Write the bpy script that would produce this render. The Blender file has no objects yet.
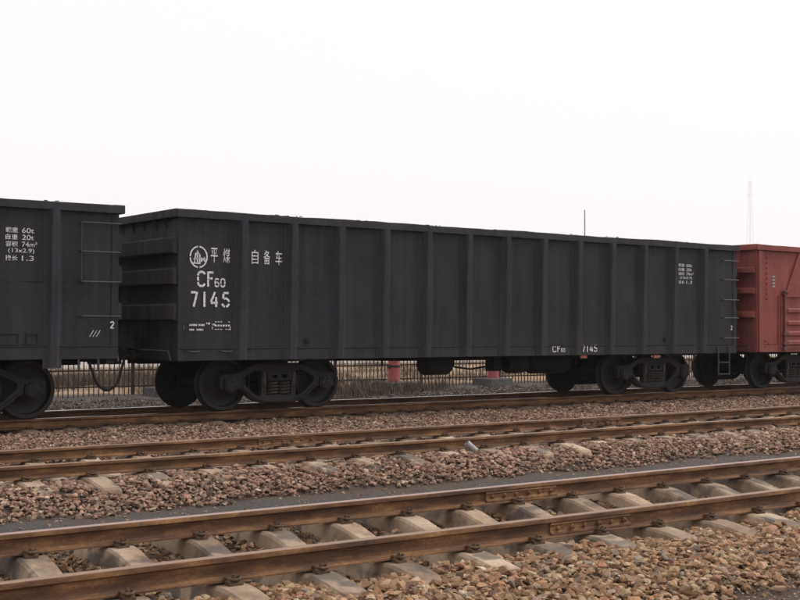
import bpy, bmesh, math, random
import numpy as np
from mathutils import Matrix, Vector, Euler
from math import sin, cos, pi, radians

random.seed(7)
RNG = np.random.default_rng(11)
SC = bpy.context.scene
COL = SC.collection

# ------------------------------------------------------------------ camera
# world: X runs along the train to the right, Y away from the camera, Z up, rail heads at Z = 0
F_PX, YAW, PITCH, ROLL, EYE = 1244.6, 0.9308, 0.0225, 0.0033, 1.317
cam_d = bpy.data.cameras.new('camera')
cam = bpy.data.objects.new('camera', cam_d)
COL.objects.link(cam)
cam_d.sensor_fit = 'HORIZONTAL'
cam_d.sensor_width = 36.0
cam_d.lens = 36.0 * F_PX / 800.0
cam_d.clip_start, cam_d.clip_end = 0.1, 5000
_f = Vector((cos(YAW) * cos(PITCH), sin(YAW) * cos(PITCH), sin(PITCH)))
_r = Vector((sin(YAW), -cos(YAW), 0))
_u = _r.cross(_f)
_r2 = _r * cos(ROLL) + _u * sin(ROLL)
_u2 = _u * cos(ROLL) - _r * sin(ROLL)
M = Matrix((_r2, _u2, -_f)).transposed().to_4x4()
M.translation = Vector((0, 0, EYE))
cam.matrix_world = M
SC.camera = cam

# ------------------------------------------------------------------ overcast sky, one soft sun, exposure
SUN_DIR = Vector((0.95, -0.30, 1.0)).normalized()
world = bpy.data.worlds.new('World')
SC.world = world
world.use_nodes = True
wn, wl = world.node_tree.nodes, world.node_tree.links
bg = wn['Background']
sky = wn.new('ShaderNodeTexSky')
sky.sky_type = 'NISHITA'
sky.sun_disc = False
sky.sun_elevation = math.asin(SUN_DIR.z)
sky.sun_rotation = math.atan2(SUN_DIR.x, SUN_DIR.y)
sky.dust_density = 6.0
hs = wn.new('ShaderNodeHueSaturation')
hs.inputs['Saturation'].default_value = 0.15
mx = wn.new('ShaderNodeMix')
mx.data_type = 'RGBA'
mx.inputs[0].default_value = 0.86
mx.inputs[7].default_value = (9.7, 9.45, 9.75, 1)      # even white cloud
wl.new(sky.outputs[0], hs.inputs['Color'])
wl.new(hs.outputs[0], mx.inputs[6])
wl.new(mx.outputs[2], bg.inputs['Color'])
bg.inputs['Strength'].default_value = 0.1
sl = bpy.data.lights.new('sun', 'SUN')
sl.energy = 1.5
sl.angle = radians(18)
sl.color = (1.0, 0.95, 0.9)
sun = bpy.data.objects.new('sun', sl)
COL.objects.link(sun)
sun.location = (0, -20, 40)
sun.rotation_euler = (-SUN_DIR).to_track_quat('-Z', 'Y').to_euler()
vs = SC.view_settings
vs.view_transform = 'Standard'
vs.look = 'None'
vs.exposure = 0.24
vs.gamma = 1.0
SC.render.engine = 'CYCLES'
SC.cycles.use_denoising = True
SC.cycles.volume_bounces = 2
SC.cycles.max_bounces = 8

# ------------------------------------------------------------------ measured layout (metres)
DA, DB, DC = 7.14, 11.98, 18.267          # track centre lines
ZB_TRACK = 0.045                           # the middle track lies a little higher
HW = 1.545                                 # half width of a wagon
SIDE = DC - HW                             # near side of the train
GAUGE = 1.505 / 2                          # rail centre offset
XL, LEN = 8.365, 12.84                     # main wagon: left end, body length

# ------------------------------------------------------------------ materials
def rgba(c): return (c[0], c[1], c[2], 1)

def new_mat(name):
    m = bpy.data.materials.new(name)
    m.use_nodes = True
    nt = m.node_tree
    return m, nt, nt.nodes['Principled BSDF']

def node(nt, kind, **kw):
    n = nt.nodes.new(kind)
    for k, v in kw.items():
        if isinstance(k, str) and hasattr(n, k): setattr(n, k, v)
    return n

def mixc(nt, fac, a, b, blend='MIX'):
    n = nt.nodes.new('ShaderNodeMix'); n.data_type = 'RGBA'; n.blend_type = blend
    for sock, v in ((n.inputs[0], fac), (n.inputs[6], a), (n.inputs[7], b)):
        if isinstance(v, (int, float)): sock.default_value = v
        elif isinstance(v, tuple): sock.default_value = rgba(v)
        else: nt.links.new(v, sock)
    return n.outputs[2]

def noise(nt, scale, detail=4, rough=0.6, vec=None, dist=0.0):
    n = nt.nodes.new('ShaderNodeTexNoise')
    n.inputs['Scale'].default_value = scale; n.inputs['Detail'].default_value = detail
    n.inputs['Roughness'].default_value = rough; n.inputs['Distortion'].default_value = dist
    if vec is not None: nt.links.new(vec, n.inputs['Vector'])
    return n.outputs['Fac']

def ramp(nt, fac, stops):
    n = nt.nodes.new('ShaderNodeValToRGB')
    e = n.color_ramp.elements
    while len(e) < len(stops): e.new(0.5)
    for el, (p, c) in zip(e, stops):
        el.position = p
        el.color = rgba(c) if isinstance(c, tuple) else (c, c, c, 1)
    nt.links.new(fac, n.inputs['Fac'])
    return n.outputs['Color']

def coords(nt, kind='Object', scale=None):
    t = nt.nodes.new('ShaderNodeTexCoord')
    o = t.outputs[kind]
    if scale:
        mp = nt.nodes.new('ShaderNodeMapping'); mp.inputs['Scale'].default_value = scale
        nt.links.new(o, mp.inputs['Vector']); o = mp.outputs['Vector']
    return o

def world_pos(nt, scale=None):
    g = nt.nodes.new('ShaderNodeNewGeometry'); o = g.outputs['Position']
    if scale:
        mp = nt.nodes.new('ShaderNodeMapping'); mp.inputs['Scale'].default_value = scale
        nt.links.new(o, mp.inputs['Vector']); o = mp.outputs['Vector']
    return o

def bump(nt, b, height, strength=0.3, dist=0.01):
    n = nt.nodes.new('ShaderNodeBump')
    n.inputs['Strength'].default_value = strength; n.inputs['Distance'].default_value = dist
    nt.links.new(height, n.inputs['Height']); nt.links.new(n.outputs[0], b.inputs['Normal'])

def simple(name, c1, c2, scale=6, rough=0.8, bmp=0.2, metal=0.0, bdist=0.004):
    m, nt, b = new_mat(name)
    v = world_pos(nt)
    n = noise(nt, scale, 6, 0.65, v)
    nt.links.new(ramp(nt, n, [(0.3, c1), (0.7, c2)]), b.inputs['Base Color'])
    b.inputs['Roughness'].default_value = rough; b.inputs['Metallic'].default_value = metal
    bump(nt, b, noise(nt, scale * 6, 4, 0.6, v), bmp, bdist)
    return m

def paint(name, base, dusty, rust, streak=0.35, rough=0.62):
    """weathered wagon paint: blotchy dust, runs down the sheets, small rust spots, grime along the foot"""
    m, nt, b = new_mat(name)
    v = world_pos(nt)
    big = noise(nt, 0.9, 5, 0.62, v)
    c = ramp(nt, big, [(0.34, tuple(x * 0.8 for x in base)), (0.66, tuple(x * 1.4 for x in base))])
    runs = noise(nt, 1.0, 5, 0.7, world_pos(nt, (7.0, 7.0, 0.35)))
    c = mixc(nt, ramp(nt, runs, [(0.42, 0.0), (0.70, streak * 1.5)]), c, dusty)
    fine = noise(nt, 26, 5, 0.75, v)
    c = mixc(nt, ramp(nt, fine, [(0.48, 0.0), (0.74, 0.75)]), c, dusty)
    spots = noise(nt, 5.5, 8, 0.78, v)
    c = mixc(nt, ramp(nt, spots, [(0.60, 0.0), (0.70, 0.75)]), c, rust)
    rr_ = noise(nt, 1.0, 7, 0.75, world_pos(nt, (16.0, 16.0, 0.8)))
    c = mixc(nt, ramp(nt, rr_, [(0.60, 0.0), (0.72, 0.65)]), c, rust)
    scr = noise(nt, 1.0, 3, 0.6, world_pos(nt, (3.0, 3.0, 40.0)), 0.6)
    c = mixc(nt, ramp(nt, scr, [(0.70, 0.0), (0.76, 0.5)]), c, dusty)
    sep = nt.nodes.new('ShaderNodeSeparateXYZ'); nt.links.new(v, sep.inputs[0])
    mr = nt.nodes.new('ShaderNodeMapRange')
    mr.inputs[1].default_value = 1.25; mr.inputs[2].default_value = 0.75
    mr.inputs[3].default_value = 0.0; mr.inputs[4].default_value = 0.55
    nt.links.new(sep.outputs['Z'], mr.inputs[0])
    mul = nt.nodes.new('ShaderNodeMath'); mul.operation = 'MULTIPLY'
    nt.links.new(mr.outputs[0], mul.inputs[0]); nt.links.new(noise(nt, 3.0, 6, 0.7, v), mul.inputs[1])
    c = mixc(nt, mul.outputs[0], c, dusty)
    nt.links.new(c, b.inputs['Base Color'])
    nt.links.new(ramp(nt, fine, [(0.3, rough - 0.1), (0.8, min(1.0, rough + 0.25))]), b.inputs['Roughness'])
    b.inputs['Specular IOR Level'].default_value = 0.18
    bump(nt, b, noise(nt, 60, 4, 0.7, v), 0.25, 0.003)
    return m

MT = {}
MT['dark'] = paint('dark_wagon_paint', (0.0170, 0.0176, 0.0225), (0.050, 0.045, 0.043), (0.040, 0.025, 0.019))
MT['dark_end'] = paint('dusty_end_paint', (0.021, 0.0205, 0.024), (0.066, 0.056, 0.052), (0.045, 0.03, 0.023), 0.6, 0.8)
MT['dark_rib'] = paint('lighter_rib_paint', (0.0235, 0.024, 0.0305), (0.058, 0.053, 0.053), (0.05, 0.031, 0.024))  # ribs and top chords, a tone lighter than the panels
MT['red'] = paint('red_wagon_paint', (0.225, 0.048, 0.040), (0.235, 0.11, 0.088), (0.075, 0.032, 0.026))
MT['under'] = simple('grimy_underframe', (0.006, 0.006, 0.0065), (0.015, 0.0135, 0.013), 5, 0.85, 0.3)
MT['cast'] = simple('grimy_cast_steel', (0.008, 0.0075, 0.0075), (0.024, 0.020, 0.018), 7, 0.75, 0.35)
MT['spring'] = simple('dusty_spring_steel', (0.03, 0.026, 0.024), (0.075, 0.06, 0.05), 12, 0.7, 0.1)
MT['wheel'] = simple('wheel_steel', (0.009, 0.008, 0.008), (0.023, 0.0185, 0.0165), 6, 0.7, 0.2)
MT['tread'] = simple('bright_wheel_tread', (0.10, 0.085, 0.08), (0.2, 0.17, 0.16), 9, 0.4, 0.05, 0.7)
MT['rubber'] = simple('black_rubber', (0.012, 0.012, 0.013), (0.03, 0.028, 0.027), 12, 0.7, 0.1)
MT['grab'] = simple('worn_grab_iron', (0.018, 0.018, 0.021), (0.042, 0.040, 0.040), 20, 0.6, 0.1)
MT['orange'] = simple('faded_orange_paint', (0.42, 0.12, 0.07), (0.3, 0.09, 0.06), 15, 0.7, 0.1)
MT['latch'] = simple('greasy_red_iron', (0.09, 0.03, 0.026), (0.16, 0.05, 0.042), 14, 0.7, 0.2)
MT['redpost'] = simple('faded_red_paint', (0.26, 0.045, 0.05), (0.36, 0.085, 0.08), 4, 0.65, 0.1)
MT['bar'] = simple('rusty_fence_bar', (0.018, 0.012, 0.010), (0.05, 0.03, 0.022), 9, 0.85, 0.2)
MT['plinth'] = simple('grey_plinth_concrete', (0.045, 0.042, 0.039), (0.095, 0.088, 0.08), 5, 0.9, 0.4)
MT['white_wall'] = simple('old_whitewash', (0.62, 0.58, 0.53), (0.78, 0.75, 0.70), 2, 0.9, 0.2)
MT['galv'] = simple('galvanised_steel', (0.22, 0.22, 0.23), (0.33, 0.33, 0.34), 4, 0.6, 0.05)
MT['hazed_steel'] = simple('haze_whitened_steel', (0.80, 0.79, 0.80), (0.86, 0.85, 0.86), 1, 0.7, 0.0)  # far tower steel: fading into haze is put into its whitened colour
MT['coal'] = simple('coal', (0.012, 0.012, 0.013), (0.035, 0.033, 0.033), 20, 0.6, 0.3)
MT['can'] = simple('weathered_can', (0.24, 0.235, 0.23), (0.42, 0.41, 0.40), 25, 0.55, 0.1, 0.2)
MT['pale_stone'] = simple('pale_stone', (0.45, 0.42, 0.38), (0.6, 0.57, 0.52), 12, 0.9, 0.3)

def letter_mat():
    m, nt, b = new_mat('worn_white_lettering')
    v = world_pos(nt)
    n = noise(nt, 38, 6, 0.75, v)
    nt.links.new(ramp(nt, n, [(0.36, (0.13, 0.13, 0.13)), (0.5, (0.74, 0.73, 0.71)), (0.8, (0.86, 0.85, 0.83))]), b.inputs['Base Color'])
    b.inputs['Roughness'].default_value = 0.8
    return m
MT['letter'] = letter_mat()

def rail_mat(name, head):
    m, nt, b = new_mat(name)
    v = world_pos(nt, (0.6, 3, 3))
    a = noise(nt, 3.2, 8, 0.72, v)
    w = world_pos(nt)
    c = ramp(nt, a, [(0.32, (0.034, 0.015, 0.010)), (0.46, (0.105, 0.046, 0.018)), (0.57, (0.20, 0.096, 0.035)), (0.70, (0.36, 0.19, 0.07))])
    c = mixc(nt, ramp(nt, noise(nt, 45, 5, 0.75, w), [(0.46, 0.0), (0.72, 0.7)]), c, (0.045, 0.024, 0.018))
    c = mixc(nt, ramp(nt, noise(nt, 1.1, 6, 0.7, world_pos(nt, (9, 1, 0.6))), [(0.55, 0.0), (0.75, 0.6)]), c, (0.04, 0.026, 0.02))
    if head:
        c = mixc(nt, 0.72, c, head)
    nt.links.new(c, b.inputs['Base Color'])
    b.inputs['Roughness'].default_value = 0.5 if head else 0.85
    if head: b.inputs['Metallic'].default_value = 0.35
    bump(nt, b, noise(nt, 70, 4, 0.7, w), 0.3, 0.002)
    return m
MT['rail'] = rail_mat('rusty_rail', None)
MT['head_used'] = rail_mat('worn_rail_head', (0.44, 0.32, 0.28))
MT['head_bright'] = simple('polished_rail_head', (0.42, 0.39, 0.38), (0.62, 0.59, 0.58), 3, 0.28, 0.02, 0.95)
MT['head_dull'] = rail_mat('dull_rail_head', (0.34, 0.225, 0.155))
MT['clip'] = simple('rusty_clip', (0.03, 0.017, 0.011), (0.15, 0.08, 0.04), 30, 0.8, 0.3)

def sleeper_mat():
    m, nt, b = new_mat('sleeper_concrete')
    v = coords(nt, 'Object')
    oi = nt.nodes.new('ShaderNodeObjectInfo')
    wv = world_pos(nt)
    c = ramp(nt, noise(nt, 2.2, 7, 0.68, wv), [(0.3, (0.11, 0.068, 0.042)), (0.46, (0.31, 0.215, 0.138)), (0.64, (0.48, 0.365, 0.255))])
    # oil stains dripped beside the rails
    st = noise(nt, 3.4, 3, 0.5, wv, 0.4)
    c = mixc(nt, ramp(nt, st, [(0.52, 0.0), (0.60, 0.75)]), c, (0.075, 0.066, 0.06))
    c = mixc(nt, ramp(nt, noise(nt, 30, 5, 0.8, wv), [(0.45, 0.0), (0.8, 0.45)]), c, (0.15, 0.11, 0.085))
    hv = nt.nodes.new('ShaderNodeHueSaturation')
    mr = nt.nodes.new('ShaderNodeMapRange'); mr.inputs[3].default_value = 0.8; mr.inputs[4].default_value = 1.15
    nt.links.new(oi.outputs['Random'], mr.inputs[0]); nt.links.new(mr.outputs[0], hv.inputs['Value'])
    nt.links.new(c, hv.inputs['Color']); nt.links.new(hv.outputs[0], b.inputs['Base Color'])
    b.inputs['Roughness'].default_value = 0.92
    bump(nt, b, noise(nt, 40, 6, 0.75, wv), 0.5, 0.006)
    return m
MT['sleeper'] = sleeper_mat()

def stone_mat():
    m, nt, b = new_mat('ballast_stone')
    at = nt.nodes.new('ShaderNodeAttribute'); at.attribute_name = 'tone'
    n = noise(nt, 55, 5, 0.7, world_pos(nt))
    c = mixc(nt, 1.0, at.outputs['Color'], ramp(nt, n, [(0.25, (0.6, 0.58, 0.56)), (0.75, (1.22, 1.2, 1.18))]), 'MULTIPLY')
    nt.links.new(c, b.inputs['Base Color'])
    b.inputs['Roughness'].default_value = 0.92
    b.inputs['Specular IOR Level'].default_value = 0.25
    bump(nt, b, n, 0.4, 0.006)
    return m
MT['stone'] = stone_mat()

def ground_mat():
    m, nt, b = new_mat('yard_ground')
    v = world_pos(nt)
    sep = nt.nodes.new('ShaderNodeSeparateXYZ'); nt.links.new(v, sep.inputs[0])
    wob = noise(nt, 0.55, 6, 0.7, v)
    y = nt.nodes.new('ShaderNodeMath'); y.operation = 'MULTIPLY_ADD'
    nt.links.new(wob, y.inputs[0]); y.inputs[1].default_value = 1.6
    nt.links.new(sep.outputs['Y'], y.inputs[2])
    def band(lo, hi):
        a = nt.nodes.new('ShaderNodeMapRange'); a.inputs[1].default_value = lo; a.inputs[2].default_value = hi
        nt.links.new(y.outputs[0], a.inputs[0]); return a.outputs[0]
    grit = ramp(nt, noise(nt, 60, 7, 0.8, v), [(0.3, (0.03, 0.022, 0.018)), (0.55, (0.10, 0.068, 0.048)), (0.78, (0.22, 0.155, 0.11))])
    coald = ramp(nt, noise(nt, 34, 7, 0.75, v), [(0.3, (0.032, 0.029, 0.027)), (0.55, (0.080, 0.072, 0.066)), (0.72, (0.20, 0.18, 0.16))])
    verge = ramp(nt, noise(nt, 9, 8, 0.8, v), [(0.3, (0.028, 0.022, 0.018)), (0.55, (0.068, 0.052, 0.040)), (0.78, (0.13, 0.10, 0.075))])
    field = ramp(nt, noise(nt, 0.35, 8, 0.75, v), [(0.3, (0.12, 0.075, 0.042)), (0.5, (0.28, 0.185, 0.105)), (0.72, (0.44, 0.32, 0.20))])
    c = mixc(nt, band(8.9, 9.1), grit, coald)
    c = mixc(nt, band(10.8, 11.2), c, grit)
    c = mixc(nt, band(20.0, 21.5), c, verge)
    c = mixc(nt, band(29.8, 31.2), c, field)
    foot = nt.nodes.new('ShaderNodeMapRange'); foot.inputs[1].default_value = 5.7; foot.inputs[2].default_value = 5.2
    nt.links.new(y.outputs[0], foot.inputs[0])
    dust = ramp(nt, noise(nt, 50, 7, 0.8, v), [(0.3, (0.07, 0.06, 0.052)), (0.6, (0.14, 0.115, 0.098)), (0.8, (0.28, 0.23, 0.19))])
    c = mixc(nt, foot.outputs[0], c, dust)
    nt.links.new(c, b.inputs['Base Color'])
    b.inputs['Roughness'].default_value = 0.95
    bump(nt, b, noise(nt, 28, 8, 0.8, v), 0.9, 0.03)
    return m
MT['ground'] = ground_mat()

def grass_mat():
    m, nt, b = new_mat('dry_grass')
    at = nt.nodes.new('ShaderNodeAttribute'); at.attribute_name = 'tone'
    nt.links.new(at.outputs['Color'], b.inputs['Base Color'])
    b.inputs['Roughness'].default_value = 0.9
    return m
MT['grass'] = grass_mat()

# ------------------------------------------------------------------ mesh helpers
class MB:
    def __init__(s): s.v = []; s.f = []; s.m = []
    def add(s, vs, fs, mi=0):
        o = len(s.v); s.v += [tuple(v) for v in vs]
        s.f += [tuple(i + o for i in f) for f in fs]; s.m += [mi] * len(fs)
    def box(s, x0, x1, y0, y1, z0, z1, mi=0):
        s.add([(x, y, z) for x in (x0, x1) for y in (y0, y1) for z in (z0, z1)],
              [(0, 1, 3, 2), (4, 6, 7, 5), (0, 4, 5, 1), (2, 3, 7, 6), (0, 2, 6, 4), (1, 5, 7, 3)], mi)
    def prism(s, poly, fn, a, b, mi=0):
        """poly in 2D, fn(u, v, t) -> 3D, extruded t = a..b"""
        n = len(poly)
        s.add([fn(u, v, a) for u, v in poly] + [fn(u, v, b) for u, v in poly],
              [tuple(range(n))[::-1], tuple(range(n, 2 * n))] + [(i, (i + 1) % n, n + (i + 1) % n, n + i) for i in range(n)], mi)
    def loft(s, rings, mi=0, cap=True):
        n = len(rings[0]); vs = [p for r in rings for p in r]; fs = []
        for k in range(len(rings) - 1):
            for i in range(n):
                j = (i + 1) % n
                fs.append((k * n + i, k * n + j, (k + 1) * n + j, (k + 1) * n + i))
        if cap:
            fs.append(tuple(range(n))[::-1]); fs.append(tuple(range((len(rings) - 1) * n, len(rings) * n)))
        s.add(vs, fs, mi)
    def tube(s, pts, r, n=8, mi=0):
        pts = [Vector(p) for p in pts]; rs = r if isinstance(r, (list, tuple)) else [r] * len(pts)
        rings = []; up = None
        for i, p in enumerate(pts):
            t = (pts[min(i + 1, len(pts) - 1)] - pts[max(i - 1, 0)]).normalized()
            if up is None: up = Vector((0, 0, 1)) if abs(t.z) < 0.9 else Vector((1, 0, 0))
            a = t.cross(up).normalized(); c = a.cross(t).normalized(); up = c
            rings.append([p + a * (rs[i] * cos(2 * pi * k / n)) + c * (rs[i] * sin(2 * pi * k / n)) for k in range(n)])
        s.loft(rings, mi)
    def lathe(s, prof, axis_fn, n=32, mi=0, cap=True):
        """prof: list of (radius, t) or (radius, t, mi for the band after); axis_fn(a, b, t) -> 3D"""
        rings = [[axis_fn(p[0] * cos(2 * pi * k / n), p[0] * sin(2 * pi * k / n), p[1]) for k in range(n)] for p in prof]
        s.loft(rings, mi, cap)
    def build(s, name, mats, parent=None, loc=(0, 0, 0), rot=None, smooth=False, bevel=0.0):
        me = bpy.data.meshes.new(name)
        me.from_pydata(s.v, [], s.f)
        if bevel or True:
            bm = bmesh.new(); bm.from_mesh(me)
            bmesh.ops.recalc_face_normals(bm, faces=bm.faces)
            bm.to_mesh(me); bm.free()
        if not isinstance(mats, (list, tuple)): mats = [mats]
        for m in mats: me.materials.append(m)
        if len(mats) > 1: me.polygons.foreach_set('material_index', s.m)
        if smooth: me.shade_smooth() if hasattr(me, 'shade_smooth') else None
        return obj(name, me, parent, loc, rot)

def obj(name, me, parent=None, loc=(0, 0, 0), rot=None):
    o = bpy.data.objects.new(name, me)
    COL.objects.link(o)
    o.parent = parent; o.location = loc
    if rot: o.rotation_euler = rot
    return o

def smooth_by_angle(o, ang=35):
    me = o.data
    me.polygons.foreach_set('use_smooth', [True] * len(me.polygons))
    bm = bmesh.new(); bm.from_mesh(me)
    for e in bm.edges:
        if len(e.link_faces) == 2 and e.calc_face_angle(0) > radians(ang): e.smooth = False
    bm.to_mesh(me); bm.free()
    return o

def tag(o, label=None, cat=None, group=None, kind=None):
    for k, v in (('label', label), ('category', cat), ('group', group), ('kind', kind)):
        if v: o[k] = v
    return o

def empty(name, loc=(0, 0, 0)):
    o = bpy.data.objects.new(name, None); COL.objects.link(o); o.location = loc; o.empty_display_size = 0.2
    return o

def copy_tree(o, parent=None):
    c = o.copy(); COL.objects.link(c); c.parent = parent
    for ch in list(o.children): copy_tree(ch, c)
    return c

def curve_plate(name, loops, half, bev, mat, parent, fn_rot=True):
    """a cast plate: first loop is the outline, the others are openings; lies in XZ, half thickness along Y"""
    cu = bpy.data.curves.new(name, 'CURVE'); cu.dimensions = '2D'; cu.fill_mode = 'BOTH'
    cu.extrude = half - bev; cu.bevel_depth = bev; cu.bevel_resolution = 1
    for lp in loops:
        sp = cu.splines.new('POLY'); sp.points.add(len(lp) - 1); sp.use_cyclic_u = True
        for p, (x, z) in zip(sp.points, lp): p.co = (x, z, 0, 1)
    t = bpy.data.objects.new('tmp', cu)
    me = bpy.data.meshes.new_from_object(t)
    bpy.data.objects.remove(t); bpy.data.curves.remove(cu)
    me.transform(Matrix.Rotation(pi / 2, 4, 'X'))
    me.name = name; me.materials.clear(); me.materials.append(mat)
    return obj(name, me, parent) if parent is not False else me

# ------------------------------------------------------------------ ground
def lerp_profile(y, pts):
    return np.interp(y, [p[0] for p in pts], [p[1] for p in pts])
PROFILE = [(-400, -0.34), (4.2, -0.34), (4.75, -0.335), (5.35, -0.25), (5.75, -0.215), (6.2, -0.235), (6.5, -0.30), (7.75, -0.30),
           (8.05, -0.28), (8.6, -0.285), (9.2, -0.335), (10.42, -0.345), (10.56, -0.28), (10.8, -0.165), (11.2, -0.135), (11.5, -0.235), (12.45, -0.235),
           (12.75, -0.16), (13.35, -0.16), (14.4, -0.225), (16.2, -0.235), (16.95, -0.21), (17.6, -0.215), (18.0, -0.235), (18.6, -0.235),
           (19.0, -0.22), (19.9, -0.24), (21.0, -0.34), (24, -0.38), (29, -0.36), (34, -0.45), (60, -0.5), (200, -0.6), (900, -1.0)]
def gz(x, y):
    x = np.asarray(x, float); y = np.asarray(y, float)
    n = 0.012 * np.sin(2.1 * x + 1.3 * y) + 0.010 * np.sin(5.3 * x - 3.1 * y + 1.0) + 0.008 * np.sin(-9.1 * x + 7.7 * y + 2.0)
    return lerp_profile(y, PROFILE) + n

def steps(*segs):
    out = []
    for a, b, d in segs: out += list(np.arange(a, b, d))
    out.append(segs[-1][1]); return np.array(out)
xs = steps((-400, -40, 40), (-40, -6, 2), (-6, 42, 0.2), (42, 100, 2), (100, 1300, 50))
ys = steps((-200, -20, 20), (-20, 3, 1), (3, 21, 0.12), (21, 36, 0.4), (36, 100, 4), (100, 1300, 50))
gx, gy = np.meshgrid(xs, ys, indexing='ij')
gzz = gz(gx, gy)
nv = np.stack([gx, gy, gzz], -1).reshape(-1, 3)
nx, ny = len(xs), len(ys)
ii, jj = np.meshgrid(np.arange(nx - 1), np.arange(ny - 1), indexing='ij')
q = np.stack([ii * ny + jj, (ii + 1) * ny + jj, (ii + 1) * ny + jj + 1, ii * ny + jj + 1], -1).reshape(-1, 4)
def np_mesh(name, v, f, mat):
    me = bpy.data.meshes.new(name)
    k = f.shape[1]
    me.vertices.add(len(v)); me.vertices.foreach_set('co', v.astype(np.float32).ravel())
    me.loops.add(f.size); me.loops.foreach_set('vertex_index', f.astype(np.int32).ravel())
    me.polygons.add(len(f)); me.polygons.foreach_set('loop_start', np.arange(0, f.size, k, dtype=np.int32))
    me.polygons.foreach_set('loop_total', np.full(len(f), k, np.int32))
    me.update(calc_edges=True); me.validate(); me.materials.append(mat)
    if k == 3: me.shade_flat()
    return me
tag(obj('ground', np_mesh('ground', nv, q, MT['ground'])), 'brown yard ground with coal dust and tan dry field beyond the fence', kind='structure')

# ------------------------------------------------------------------ tracks: rails, joints, concrete sleepers, clips
RH = 0.142
RAIL_HALF = [(0, 0), (0.022, -0.0008), (0.032, -0.005), (0.0355, -0.013), (0.0355, -0.034), (0.010, -0.048), (0.0078, -0.062),
             (0.0078, -0.098), (0.012, -0.114), (0.040, -0.126), (0.064, -0.132), (0.064, -RH), (0, -RH)]
RAIL_POLY = RAIL_HALF[1:-1] + [(-u, v) for u, v in RAIL_HALF[1:-1]][::-1]

def make_rail(track, yoff, headmat):
    mb = MB(); n = len(RAIL_POLY)
    stations = list(np.arange(-12, 60.1, 1.5))
    rings = []
    for x in stations:
        wob = 0.004 * sin(x * 0.9 + yoff * 3) ; wz = 0.003 * sin(x * 0.7 + yoff)
        rings.append([(x, u + wob, v + wz) for u, v in RAIL_POLY])
    mb.loft(rings)
    mb.m = []
    for k in range(len(stations) - 1):
        for i in range(n):
            a, b_ = RAIL_POLY[i], RAIL_POLY[(i + 1) % n]
            mb.m.append(1 if (a[1] > -0.006 and b_[1] > -0.006) else 0)
    mb.m += [0, 0]
    o = mb.build('rail', [MT['rail'], headmat], track, (0, yoff, 0))
    return smooth_by_angle(o, 40)

def joint_mesh():
    mb = MB()
    for s in (-1, 1):
        poly = [(s * 0.010, -0.047), (s * 0.030, -0.041), (s * 0.034, -0.055), (s * 0.026, -0.062), (s * 0.026, -0.098), (s * 0.040, -0.112), (s * 0.042, -0.1235), (s * 0.012, -0.113)]
        mb.prism(poly, lambda u, v, t: (t, u, v), -0.40, 0.40)
        for i, bx in enumerate((-0.33, -0.20, -0.07, 0.07, 0.20, 0.33)):
            mb.lathe([(0.019, s * 0.024), (0.019, s * 0.044), (0.016, s * 0.048)] if i % 2 else [(0.017, s * 0.024), (0.015, s * 0.038), (0.008, s * 0.044)],
                     lambda a, b_, t, bx=bx: (bx + a, t, -0.080 + b_), 6 if i % 2 else 10)
            if i % 2: mb.lathe([(0.009, s * 0.044), (0.009, s * 0.066)], lambda a, b_, t, bx=bx: (bx + a, t, -0.080 + b_), 8)
    return mb

def clip_mesh():
    """one side's fastening: clamp plate on the rail foot, coach bolt and nut"""
    mb = MB()
    mb.prism([(0.040, -0.129), (0.075, -0.122), (0.125, -0.140), (0.125, -0.156), (0.066, -0.150), (0.066, -0.135), (0.040, -0.1285)], lambda u, v, t: (t, u, v), -0.055, 0.055)
    mb.tube([(-0.05, 0.055, -0.118), (-0.055, 0.10, -0.112), (-0.02, 0.125, -0.118), (0.02, 0.125, -0.118), (0.055, 0.10, -0.112), (0.05, 0.055, -0.118)], 0.009, 6)
    mb.lathe([(0.026, -0.127), (0.026, -0.120)], lambda a, b_, t: (a, 0.092 + b_, t), 10)
    mb.lathe([(0.019, -0.121), (0.019, -0.103)], lambda a, b_, t: (a, 0.092 + b_, t), 6)
    mb.lathe([(0.010, -0.104), (0.010, -0.094), (0.008, -0.092)], lambda a, b_, t: (a, 0.092 + b_, t), 8)
    return mb

def sleeper_mesh():
    # y along the sleeper, (y, top z, half width of top, half width at the foot)
    S = [(-1.25, -0.235, 0.085, 0.14), (-1.235, -0.208, 0.093, 0.145), (-1.0, -0.166, 0.098, 0.15), (-0.9, -0.154, 0.099, 0.151), (-0.64, -0.154, 0.098, 0.151),
         (-0.55, -0.166, 0.096, 0.149), (-0.45, -0.192, 0.092, 0.144), (-0.33, -0.222, 0.087, 0.138), (-0.20, -0.243, 0.083, 0.133), (-0.06, -0.25, 0.082, 0.131)]
    S = S + [(-y, z, a, b_) for y, z, a, b_ in S[::-1]]
    rings = []
    for y, z, a, b_ in S:
        zb = -0.40
        rings.append([(-b_, y, zb), (-a - 0.004, y, z - 0.018), (-a + 0.014, y, z), (a - 0.014, y, z), (a + 0.004, y, z - 0.018), (b_, y, zb)])
    mb = MB(); mb.loft(rings)
    return mb

_sl = smooth_by_angle(sleeper_mesh().build('sleeper', MT['sleeper']), 18); SLEEPER_ME = _sl.data; bpy.data.objects.remove(_sl)
_cl = clip_mesh().build('rail_clip', MT['clip']); CLIP_ME = _cl.data; bpy.data.objects.remove(_cl)
_jt = joint_mesh().build('joint_bar', MT['rail']); JOINT_ME = _jt.data; bpy.data.objects.remove(_jt)

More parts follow.
